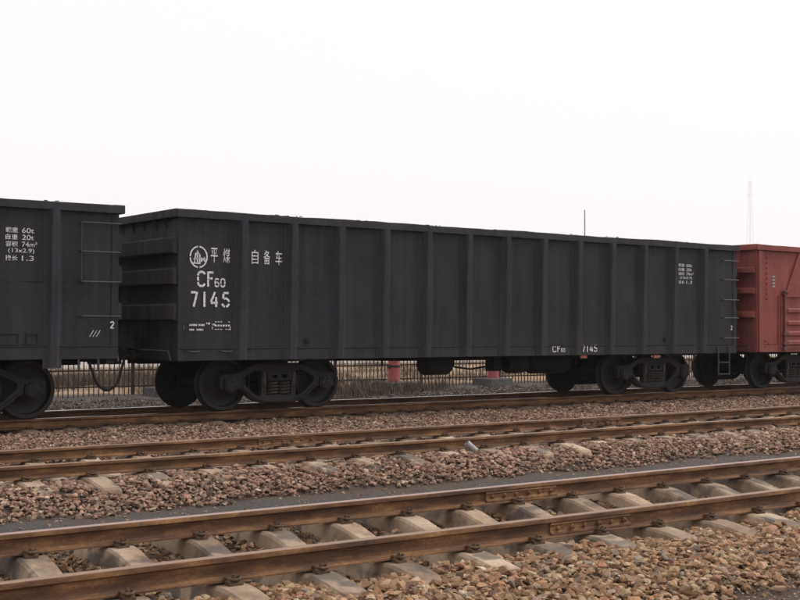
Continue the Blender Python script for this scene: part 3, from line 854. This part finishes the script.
def text_part(name, s, cx, cz, width, height, parent, y=LETTER_Y, off=0.0):
    cu = bpy.data.curves.new(name, 'FONT'); cu.body = s; cu.size = 1.0; cu.extrude = 0.001; cu.offset = off
    t = bpy.data.objects.new('tmp', cu); me = bpy.data.meshes.new_from_object(t)
    bpy.data.objects.remove(t); bpy.data.curves.remove(cu)
    co = np.empty(len(me.vertices) * 3); me.vertices.foreach_get('co', co); co = co.reshape(-1, 3)
    mn, mx_ = co.min(0), co.max(0)
    out = np.empty_like(co)
    out[:, 0] = cx + ((co[:, 0] - mn[0]) / (mx_[0] - mn[0]) - 0.5) * width
    out[:, 2] = cz + ((co[:, 1] - mn[1]) / (mx_[1] - mn[1]) - 0.5) * height
    out[:, 1] = y - co[:, 2]
    me.vertices.foreach_set('co', out.ravel()); me.name = name; me.materials.clear(); me.materials.append(MT['letter'])
    return obj(name, me, parent)

def data_block(w, x0, ztop, dx, dz, hh):
    for i, (a, b_) in enumerate((('载重', '60t'), ('自重', '20t'), ('容积', '74m³'), ('(13x2.9)', None), ('换长', '1.3'))):
        z = ztop - i * dz
        if b_ is None: text_part('lettering', a, x0 + dx * 0.52, z, dx * 0.86, hh, w)
        else:
            text_part('lettering', a, x0 + dx * 0.20, z, dx * 0.40, hh, w, off=0.004)
            text_part('lettering', b_, x0 + dx * (0.74 if len(b_) < 4 else 0.79), z, dx * (0.40 if len(b_) < 4 else 0.5), hh * 0.95, w)

BC = (2.04, LEN - 1.92)
RIBS = [1.06 + 0.895 * i for i in range(13)]
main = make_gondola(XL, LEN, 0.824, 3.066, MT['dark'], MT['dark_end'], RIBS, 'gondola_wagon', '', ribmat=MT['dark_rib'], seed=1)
tag(main, 'dark grey ribbed open wagon numbered 7145, complete in the middle of the train', 'railway wagon', 'open freight wagons of the train')
lx = lambda X: X - XL
# emblem: broken ring with a pit tower and a mark
cx, cz = lx(8.685), 2.37
qs = []
for a0, a1 in ((-84, 84), (96, 178), (184, 264)):
    qs += ribbon([(cx + p[0], cz + p[1]) for p in arc(0, 0, .14, .155, a0, a1, 14)], .021)
for st in ([(-.07, -.09), (-.05, .04)], [(-.02, .10), (-.02, -.09)], [(.02, .04), (.015, -.09)], [(-.085, -.03), (.0, -.03)], [(-.06, .05), (.01, .05)], [(-.10, -.095), (.03, -.095)], [(.045, -.01), (.045, -.075)],
           [(.045, -.01), (.075, -.05)], [(.075, -.05), (.10, .0)], [(.10, .0), (.105, -.07)]):
    qs += ribbon([(cx + u, cz + v) for u, v in st], .02)
strokes_obj('emblem', qs, main)
for ch, X in (('平', 8.945), ('煤', 9.155), ('自', 9.65), ('备', 9.862), ('车', 10.075)):
    text_part('lettering', ch, lx(X), 2.405, .118, .22, main, off=0.003)
qs = glyph_quads('C', lx(8.665), 1.93, .14, .225, .032) + glyph_quads('F', lx(8.83), 1.93, .115, .225, .032)
strokes_obj('lettering', qs, main)
strokes_obj('lettering', glyph_quads('6', lx(8.955), 1.93, .078, .125, .02) + glyph_quads('0', lx(9.052), 1.93, .085, .125, .022), main)
qs = []
for ch, X in (('7', 8.555), ('1', 8.72), ('4', 8.885), ('5', 9.085)): qs += glyph_quads(ch, lx(X), 1.625, .13, .225, .033)
strokes_obj('wagon_number', qs, main)
# small stencilled inspection panel, too fine to read in the picture
qs = ribbon([(lx(8.445), 1.355), (lx(8.445), 1.285)], .014)
r_ = random.Random(3)
for x0, x1, z, hh in ((8.54, 8.66, 1.352, .032), (8.69, 8.80, 1.352, .032), (8.54, 8.62, 1.282, .028), (8.66, 8.75, 1.282, .028), (8.82, 8.875, 1.375, .03), (8.92, 8.97, 1.36, .03)):
    x = x0
    while x < x1:
        a = r_.uniform(.012, .022); qs += [(Vector((lx(x), z - hh / 2 * r_.uniform(.6, 1))), Vector((lx(x + a), z - hh / 2)), Vector((lx(x + a), z + hh / 2)), Vector((lx(x), z + hh / 2 * r_.uniform(.5, 1))))]
        x += a + r_.uniform(.006, .012)
for x in np.arange(8.965, 9.20, .045):
    for z in (1.402, 1.345, 1.288):
        if r_.random() < .85: qs += ribbon([(lx(x), z), (lx(x + .03), z)], .011 if z != 1.345 else .026)
qs += ribbon([(lx(8.92), 1.33), (lx(8.92), 1.29)], .012) + ribbon([(lx(9.225), 1.33), (lx(9.225), 1.275)], .012)
strokes_obj('inspection_mark', qs, main)
data_block(main, lx(19.42), 2.60, .43, .085, .062)
LB = -HW - 0.0155
qs = glyph_quads('C', lx(15.94), .885, .10, .11, .02) + glyph_quads('F', lx(16.06), .885, .08, .11, .02) + glyph_quads('6', lx(16.16), .885, .045, .065, .013) + glyph_quads('0', lx(16.22), .885, .045, .065, .013)
for ch, X in (('7', 16.70), ('1', 16.80), ('4', 16.905), ('5', 17.02)): qs += glyph_quads(ch, lx(X), .88, .085, .125, .02)
strokes_obj('sill_number', qs, main, -HW - 0.0175)
strokes_obj('lettering', glyph_quads('2', lx(21.04), 1.30, .05, .085, .016), main, -HW - 0.020)
# fittings of the main wagon
for z in (2.735, 2.34, 1.922, 1.547, 1.131): grab_iron(main, lx(20.75), lx(21.25), z, -HW)
sl_ = MB()
for x in (20.60, 20.95): sl_.tube([(lx(x), -HW - 0.02, 0.98), (lx(x), -HW - 0.05, 0.85), (lx(x), -HW - 0.05, 0.36)], 0.016, 6)
for z in (0.38, 0.62): sl_.box(lx(20.60), lx(20.95), -HW - 0.065, -HW - 0.035, z, z + 0.02)
sl_.build('step_ladder', MT['grab'], main)
for X, z in ((16.70, 0.79), (18.72, 0.77)):
    o_ = MB(); o_.box(lx(X), lx(X + 0.16), -HW + 0.01, -HW + 0.05, z - .03, z + .025); o_.build('release_handle', MT['orange'], main)
for X, z in ((10.62, 1.13), (19.02, 1.12)):
    o_ = MB(); o_.lathe([(0.035, 0.0), (0.055, 0.006), (0.055, 0.024), (0.03, 0.026)], lambda a, b_, t, X=X, z=z: (lx(X) + a, -HW - t, z + b_), 12)
    o_.lathe([(0.018, 0.02), (0.018, 0.05)], lambda a, b_, t, X=X, z=z: (lx(X) + a, -HW - t, z + b_), 8)
    o_.build('drain_plug', MT['under'], main)
for X0 in (8.50, 9.05): # tie-down hooks along the foot of the first panel
    o_ = MB(); o_.tube([(lx(X0), -HW - .015, .97), (lx(X0 + .03), -HW - .05, .955), (lx(X0 + .16), -HW - .05, .95), (lx(X0 + .20), -HW - .015, .965)], 0.012, 6); o_.build('tie_hook', MT['grab'], main)
for x in RIBS:  # row of bolts down the left flange at the foot of each rib
    for k in range(3):
        o_ = MB(); o_.lathe([(0.013, 0.012), (0.013, 0.026), (0.008, 0.03)], lambda a, b_, t, k=k: (x - 0.165 + a, -HW - t, 0.86 + 0.05 * k + b_), 6)
        o_.build('bolt', MT['dark'], main)

# left wagon
LX0 = 7.393 - LEN
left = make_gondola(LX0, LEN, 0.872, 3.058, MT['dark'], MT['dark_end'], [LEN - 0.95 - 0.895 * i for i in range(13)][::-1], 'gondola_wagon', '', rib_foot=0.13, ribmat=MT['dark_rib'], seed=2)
tag(left, 'dark grey open wagon marked 60t and 20t, cut off by the left edge', 'railway wagon', 'open freight wagons of the train')
ll = lambda X: X - LX0
data_block(left, ll(5.77), 2.635, .42, .095, .072)
strokes_obj('lettering', glyph_quads('2', ll(7.285), 1.30, .06, .095, .016), left, -HW - 0.0195)
for k in range(3): strokes_obj('chalk_mark', ribbon([(ll(6.98 + k * .05), 1.18), (ll(7.04 + k * .05), 1.27)], .008), left)
for z in (2.79, 2.38, 1.955, 1.47): grab_iron(left, ll(6.83), ll(7.42), z, -HW)
o_ = MB(); o_.tube([(ll(6.83), -HW - .066, 2.80), (ll(6.83), -HW - .066, 1.95)], .009, 6); o_.build('ladder_stile', MT['grab'], left)
for x0, x1 in ((5.45, 5.97), (6.07, 6.24)):
    o_ = MB()
    for (a, b_, c, d) in ((x0, x1, 1.07, 1.085), (x0, x1, 1.22, 1.235), (x0, x0 + .015, 1.086, 1.219), (x1 - .015, x1, 1.086, 1.219)): o_.box(ll(a), ll(b_), -HW - .022, -HW, c, d)
    o_.build('hatch_frame', MT['dark'], left)
o_ = MB(); o_.box(.02, LEN - .02, -HW - .012, -HW, 1.94, 1.952); o_.build('seam', MT['dark'], left)
for X in (6.83, 7.12):
    o_ = MB(); o_.tube([(ll(X), -HW + .02, .90), (ll(X), -HW, .78), (ll(X), -HW - .01, .70)], .018, 6); o_.build('hanger', MT['grab'], left)

# red wagon on the right
RX0 = 21.918
red = make_gondola(RX0, LEN, 0.831, 3.125, MT['red'], MT['red'], [2.35, 3.9, 5.5, 7.1, 8.7, 10.3, 11.7], 'gondola_wagon', '', bands=((1.57, 1.68), (2.08, 2.19), (2.52, 2.63)), band_depth=0.2, seed=3)
tag(red, 'rust red open wagon with side doors behind the dark wagon at right', 'railway wagon', 'open freight wagons of the train')
rl = lambda X: X - RX0
Y0 = -HW
o_ = MB(); o_.box(0.02, 0.15, Y0 - .06, Y0 - .0165, .90, 2.99); o_.prism([(.02, .835), (.42, .835), (.15, .90), (.02, .90)], lambda u, v, t: (u, t, v), Y0 - .058, Y0 - .025); o_.build('corner_stiffener', MT['red'], red)
def red_door(x0, x1):
    d = MB(); d.box(x0, x1, Y0 - .035, Y0 - .024, 0.90, 2.02)
    do = d.build('door', MT['red'], red)
    for z in (1.02, 1.22, 1.45, 1.72):
        r = MB(); r.loft([[(x, Y0 - .034, z - .06), (x, Y0 - .034 - k, z - .03), (x, Y0 - .034 - k, z + .03), (x, Y0 - .034, z + .06)] for x, k in ((x0 + .06, .002), (x0 + .1, .035), (x1 - .1, .035), (x1 - .06, .002))])
        r.build('door_rib', MT['red'], do)
    t = MB(); t.box(x0 - .02, x1 + .02, Y0 - .07, Y0 - .024, 2.02, 2.09); t.build('door_header', MT['red'], red)
    for x in (x0 - .03,):
        t = MB(); t.tube([(x, Y0 - .06, .86), (x, Y0 - .06, 2.12)], .018, 8)
        for z in (2.10, 1.23, 1.02, .90): t.box(x - .06, x + .07, Y0 - .095, Y0 - .022, z - .035, z + .035)
        t.tube([(x - .1, Y0 - .10, 2.16), (x + .05, Y0 - .10, 2.10), (x + .12, Y0 - .10, 2.14)], .018, 6)
        t.build('door_latch', MT['latch'], red)
    xm = (x0 + x1) / 2
    b_ = MB()
    for sgn in (-1, 1):
        a = Vector((xm + sgn * .06, 2.97)); c = Vector((xm + sgn * (x1 - x0) * .42, 2.12)); nrm = Vector((-(c - a).y, (c - a).x)).normalized() * .035
        b_.prism([tuple(a + nrm), tuple(a - nrm), tuple(c - nrm), tuple(c + nrm)], lambda u, v, t: (u, t, v), Y0 - .05, Y0 - .022)
    b_.build('brace', MT['red'], red)
red_door(.92, 2.12); red_door(4.08, 5.32); red_door(7.28, 8.52)
for x, z0, z1 in ((.72, .9, 2.05), (.80, .9, 2.05)):
    o_ = MB(); o_.box(x, x + .03, Y0 - .03, Y0 - .012, z0, z1); o_.build('guide_strip', MT['red'], red)
for rx, rz in [(.33, 2.85 - .11 * k) for k in range(9)] + [(.28 + .1 * (k % 2), .95 + .06 * k) for k in range(3)]:
    o_ = MB(); o_.lathe([(0.018, .01), (0.018, .03), (.01, .035)], lambda a, b_, t: (rx + a, Y0 - t, rz + b_), 8)
    o_.build('rivet', MT['red'], red)
qs = []
for k in range(4): qs += ribbon([(.52, 2.45 - k * .07), (.62, 2.45 - k * .07)], .035)
strokes_obj('faded_mark', qs, red, Y0 - .016, MT['galv'])

# air hose between left and main wagon
h_ = MB()
pts = [(7.46, -.35, .86), (7.50, -.38, .70), (7.55, -.40, .54), (7.63, -.41, .41), (7.74, -.42, .365), (7.85, -.42, .40), (7.94, -.40, .52), (8.0, -.37, .68), (8.06, -.35, .86)]
P = [Vector(p) for p in pts]; fine_ = []
for i in range(len(P) - 1):
    p0, p1, p2, p3 = P[max(i - 1, 0)], P[i], P[i + 1], P[min(i + 2, len(P) - 1)]
    for k in range(5):
        t = k / 5; fine_.append(0.5 * ((2 * p1) + (p2 - p0) * t + (2 * p0 - 5 * p1 + 4 * p2 - p3) * t * t + (3 * p1 - p0 - 3 * p2 + p3) * t ** 3))
fine_.append(P[-1])
h_.tube(fine_, [0.02 if abs(i - 20) > 2 else 0.03 for i in range(len(fine_))], 10)
hose = smooth_by_angle(h_.build('air_hose', MT['rubber'], None, (0, DC, 0)), 50)
tag(hose, 'black rubber brake hose hanging in a loop between the two dark wagons', 'hose')

# crumbs of coal left on the top chords
V_, F_, off = [], [], 0
for X, n in ((10.05, 5), (10.3, 4), (13.0, 4), (13.2, 4), (16.4, 3), (19.5, 5), (8.7, 3), (11.6, 2), (14.7, 3), (15.3, 2), (18.3, 3), (6.4, 3), (6.9, 2), (17.4, 2)):
    for k in range(n):
        pv, pf = HI[RNG.integers(len(HI))]
        s_ = RNG.uniform(.010, .024); c_ = np.array([X + RNG.normal() * .12, SIDE + RNG.uniform(-.05, .03), (3.066 if X > 7.4 else 3.058) + s_ * .4])
        V_.append(pv * s_ * np.array([1.6, 1, .6]) + c_); F_.append(pf + off); off += len(pv)
tag(obj('coal_crumbs', np_mesh('coal_crumbs', np.concatenate(V_), np.concatenate(F_), MT['coal'])), 'crumbs of coal left along the top edges of the dark wagons', kind='stuff')

# ------------------------------------------------------------------ behind the train: fence, posts, wall, weeds
FY = 28.6
fence = empty('railing_fence', (0, FY, 0)); tag(fence, 'long rusty railing fence of thin upright bars behind the train', 'fence')
gzf = lambda x, y: float(gz(x, y))
pk = MB(); pk.box(-.011, .011, -.011, .011, 0.0, 1.55); pk = pk.build('picket', MT['bar'], fence, (7.0, 0, gzf(7, FY) - .03)); pme = pk.data
rf = random.Random(5)
for i in range(1, 286):
    x = 7.0 + i * .13
    obj('picket', pme, fence, (x + rf.uniform(-.012, .012), 0, gzf(x, FY) - .03 + rf.uniform(-.015, .015)), (rf.uniform(-.012, .012), rf.uniform(-.012, .012), 0))
for k in range(13):
    x = 7.1 + 3.0 * k
    p = MB(); p.box(-.035, .035, -.035, .035, -.1, 1.65); p.build('post', MT['bar'], fence, (x, .04, gzf(x, FY)))
    if k < 12:
        for z in (.22, .62, 1.38):
            r = MB(); r.box(.0, 2.92, -.0, .03, -.018, .018); r.build('cross_bar', MT['bar'], fence, (x + .04, .015, -.36 + z))
def red_post(X, Y, label):
    z = gzf(X, Y)
    pl = MB(); b_, t_ = .46, .40
    pl.loft([[(-b_, -b_, -.1), (b_, -b_, -.1), (b_, b_, -.1), (-b_, b_, -.1)], [(-t_, -t_, .20), (t_, -t_, .20), (t_, t_, .20), (-t_, t_, .20)], [(-t_ + .03, -t_ + .03, .22), (t_ - .03, -t_ + .03, .22), (t_ - .03, t_ - .03, .22), (-t_ + .03, t_ - .03, .22)]])
    root = empty('red_post', (X, Y, z)); tag(root, label, 'post', 'red posts by the railing fence')
    pl.build('plinth', MT['plinth'], root)
    c = MB(); c.lathe([(.17, .2), (.17, .28), (.165, .30), (.165, 1.5), (.172, 1.5), (.172, 1.54), (.11, 1.60), (.02, 1.63)], lambda a, b2, t: (a, b2, t), 28)
    smooth_by_angle(c.build('pillar', MT['redpost'], root), 35)
    s = MB(); s.lathe([(.168, .62), (.178, .625), (.178, .675), (.168, .68)], lambda a, b2, t: (a, b2, t), 28, cap=False); s.box(-.19, -.14, -.06, .06, .60, .70)
    s.build('strap', MT['bar'], root)
red_post(20.42, 27.7, 'round red post on a grey plinth seen left of centre under the wagon')
red_post(24.3, 28.0, 'round red post half hidden by tanks hanging under the wagon')
red_post(13.65, 27.9, 'red post glimpsed behind the gap between the two dark wagons')
wl_ = MB(); wl_.box(5, 100, 0, .24, -.6, .95); wall = wl_.build('boundary_wall', MT['white_wall'], None, (0, 52, 0))
tag(wall, 'long low whitewashed wall across the field beyond the railing fence', 'wall')
cpg = MB(); cpg.prism([(-.06, .95), (.30, .95), (.30, 1.0), (.12, 1.06), (-.06, 1.0)], lambda u, v, t: (t, u, v), 5, 100); cpg.build('coping', MT['plinth'], wall)

def blades(name, label, spots, seed, cat=None):
    r = np.random.default_rng(seed); V, Fc, Cc, off = [], [], [], 0
    for (X, Y, rad, n, hgt) in spots:
        x = X + r.normal(size=n) * rad; y = Y + r.normal(size=n) * rad * .7
        z = gz(x, y) - .02
        a = r.uniform(0, 2 * pi, n); lean = r.uniform(.05, .6, n); h = hgt * r.uniform(.35, 1.1, n); w_ = r.uniform(.004, .010, n)
        d = np.stack([np.cos(a), np.sin(a)], -1); pz = np.stack([-d[:, 1], d[:, 0]], -1)
        b0 = np.stack([x, y], -1)
        mid = b0 + d * (h * lean * .35)[:, None]; tip = b0 + d * (h * lean)[:, None]
        quad = [np.c_[b0 - pz * w_[:, None], z], np.c_[b0 + pz * w_[:, None], z], np.c_[mid + pz * w_[:, None] * .8, z + h * .6], np.c_[mid - pz * w_[:, None] * .8, z + h * .6], np.c_[tip, z + h * .95]]
        Q = np.stack(quad, 1).reshape(-1, 3); V.append(Q)
        base = np.arange(n)[:, None] * 5 + off
        Fc.append(np.concatenate([base + np.array([0, 1, 2]), base + np.array([0, 2, 3]), base + np.array([3, 2, 4])])); off += 5 * n
        c = np.array([[.07, .05, .033], [.11, .078, .048], [.045, .034, .025], [.17, .125, .075]])[r.integers(0, 4, n)] * r.uniform(.7, 1.2, (n, 1))
        Cc.append(np.repeat(c, 5, 0))
    V, Fc, Cc = np.concatenate(V), np.concatenate(Fc), np.concatenate(Cc)
    me = np_mesh(name, V, Fc, MT['grass']); at = me.attributes.new('tone', 'FLOAT_COLOR', 'POINT')
    at.data.foreach_set('color', np.concatenate([Cc, np.ones((len(Cc), 1))], 1).astype(np.float32).ravel())
    return tag(obj(name, me), label, kind='stuff')
rs = np.random.default_rng(21)
spots = [(19.0 + rs.normal() * 1.2, 26.3 + rs.normal() * .8, .30, 200, .36) for _ in range(14)]
spots += [(rs.uniform(7, 42), rs.uniform(22.5, 28.2), .30, 90, .13) for _ in range(120)]
spots += [(rs.uniform(8, 60), rs.uniform(29.5, 42), .5, 130, .3) for _ in range(120)]
spots += [(rs.uniform(12.5, 21), rs.uniform(35.5, 38.5), .45, 170, .42) for _ in range(60)]
spots += [(rs.uniform(8, 60), rs.uniform(40, 50), .6, 90, .35) for _ in range(90)]
blades('dry_grass', 'dry brown weeds and grass along the railing fence', spots, 4)

# far things seen over the wagons
mp = empty('lamp_mast', (75.3, 75.0, -.55)); tag(mp, 'thin grey mast rising above the top edge of the main wagon', 'mast')
m_ = MB(); m_.lathe([(.085, 0), (.075, 4), (.055, 11.0), (.05, 11.9), (.01, 11.92)], lambda a, b_, t: (a, b_, t), 12); smooth_by_angle(m_.build('pole', MT['galv'], mp), 40)
m_ = MB(); m_.box(-.16, .16, -.16, .16, -.1, .25); m_.build('base', MT['plinth'], mp)
TX, TY = 545.3, 420.0
tw = empty('lattice_tower', (TX, TY, -.7)); tw.scale = (1, 1, .97); tag(tw, 'faint lattice tower far away in the haze at right', 'tower')
leg = lambda z: 2.1 - 1.5 * z / 84
for sx in (-1, 1):
    for sy in (-1, 1):
        t = MB(); t.tube([(sx * leg(0), sy * leg(0), 0), (sx * leg(84), sy * leg(84), 84)], .075, 5); t.build('leg', MT['hazed_steel'], tw)
t = MB()
zs = list(np.linspace(0, 84, 25))
for i in range(24):
    a, b_ = leg(zs[i]), leg(zs[i + 1])
    for s in (-1, 1):
        for p, q_ in (((-a, s * a, zs[i]), (b_, s * b_, zs[i + 1])), ((s * a, a, zs[i]), (s * b_, -b_, zs[i + 1]))): t.tube([p, q_], .04, 4)
t.build('bracing', MT['hazed_steel'], tw)
for z, wd in ((81, 2.6), (76, 3.2)):
    t = MB(); t.tube([(-wd, 0, z), (wd, 0, z)], .08, 5); t.tube([(-wd, 0, z), (0, 0, z + 1.4), (wd, 0, z)], .05, 5); t.build('crossarm', MT['hazed_steel'], tw)

# ------------------------------------------------------------------ litter
can = MB()
can.lathe([(.028, 0), (.034, .004), (.036, .012), (.036, .140), (.037, .150), (.033, .149), (.032, .02)], lambda a, b_, t: (a, b_, t), 20)
co = smooth_by_angle(can.build('drink_can', MT['can'], None, (9.29, 11.0, gzf(9.29, 11.0) + .04)), 40)
co.rotation_euler = Vector((-.62, .30, .62)).to_track_quat('Z', 'Y').to_euler()
tag(co, 'pale grey can lying on the ballast against the middle track', 'can')

# ------------------------------------------------------------------ winter haze
hz = MB(); hz.box(-420, 1320, -220, 1320, -3.0, 110)
hm = bpy.data.materials.new('haze'); hm.use_nodes = True
hm.node_tree.nodes.clear()
ho = hm.node_tree.nodes.new('ShaderNodeOutputMaterial'); pv_ = hm.node_tree.nodes.new('ShaderNodeVolumePrincipled')
pv_.inputs['Color'].default_value = (0.995, 0.99, 0.995, 1); pv_.inputs['Density'].default_value = 0.0003; pv_.inputs['Anisotropy'].default_value = 0.2
hm.node_tree.links.new(pv_.outputs[0], ho.inputs['Volume'])
hzo = hz.build('haze', hm); tag(hzo, 'thin pale winter haze filling the air over the yard', kind='stuff')
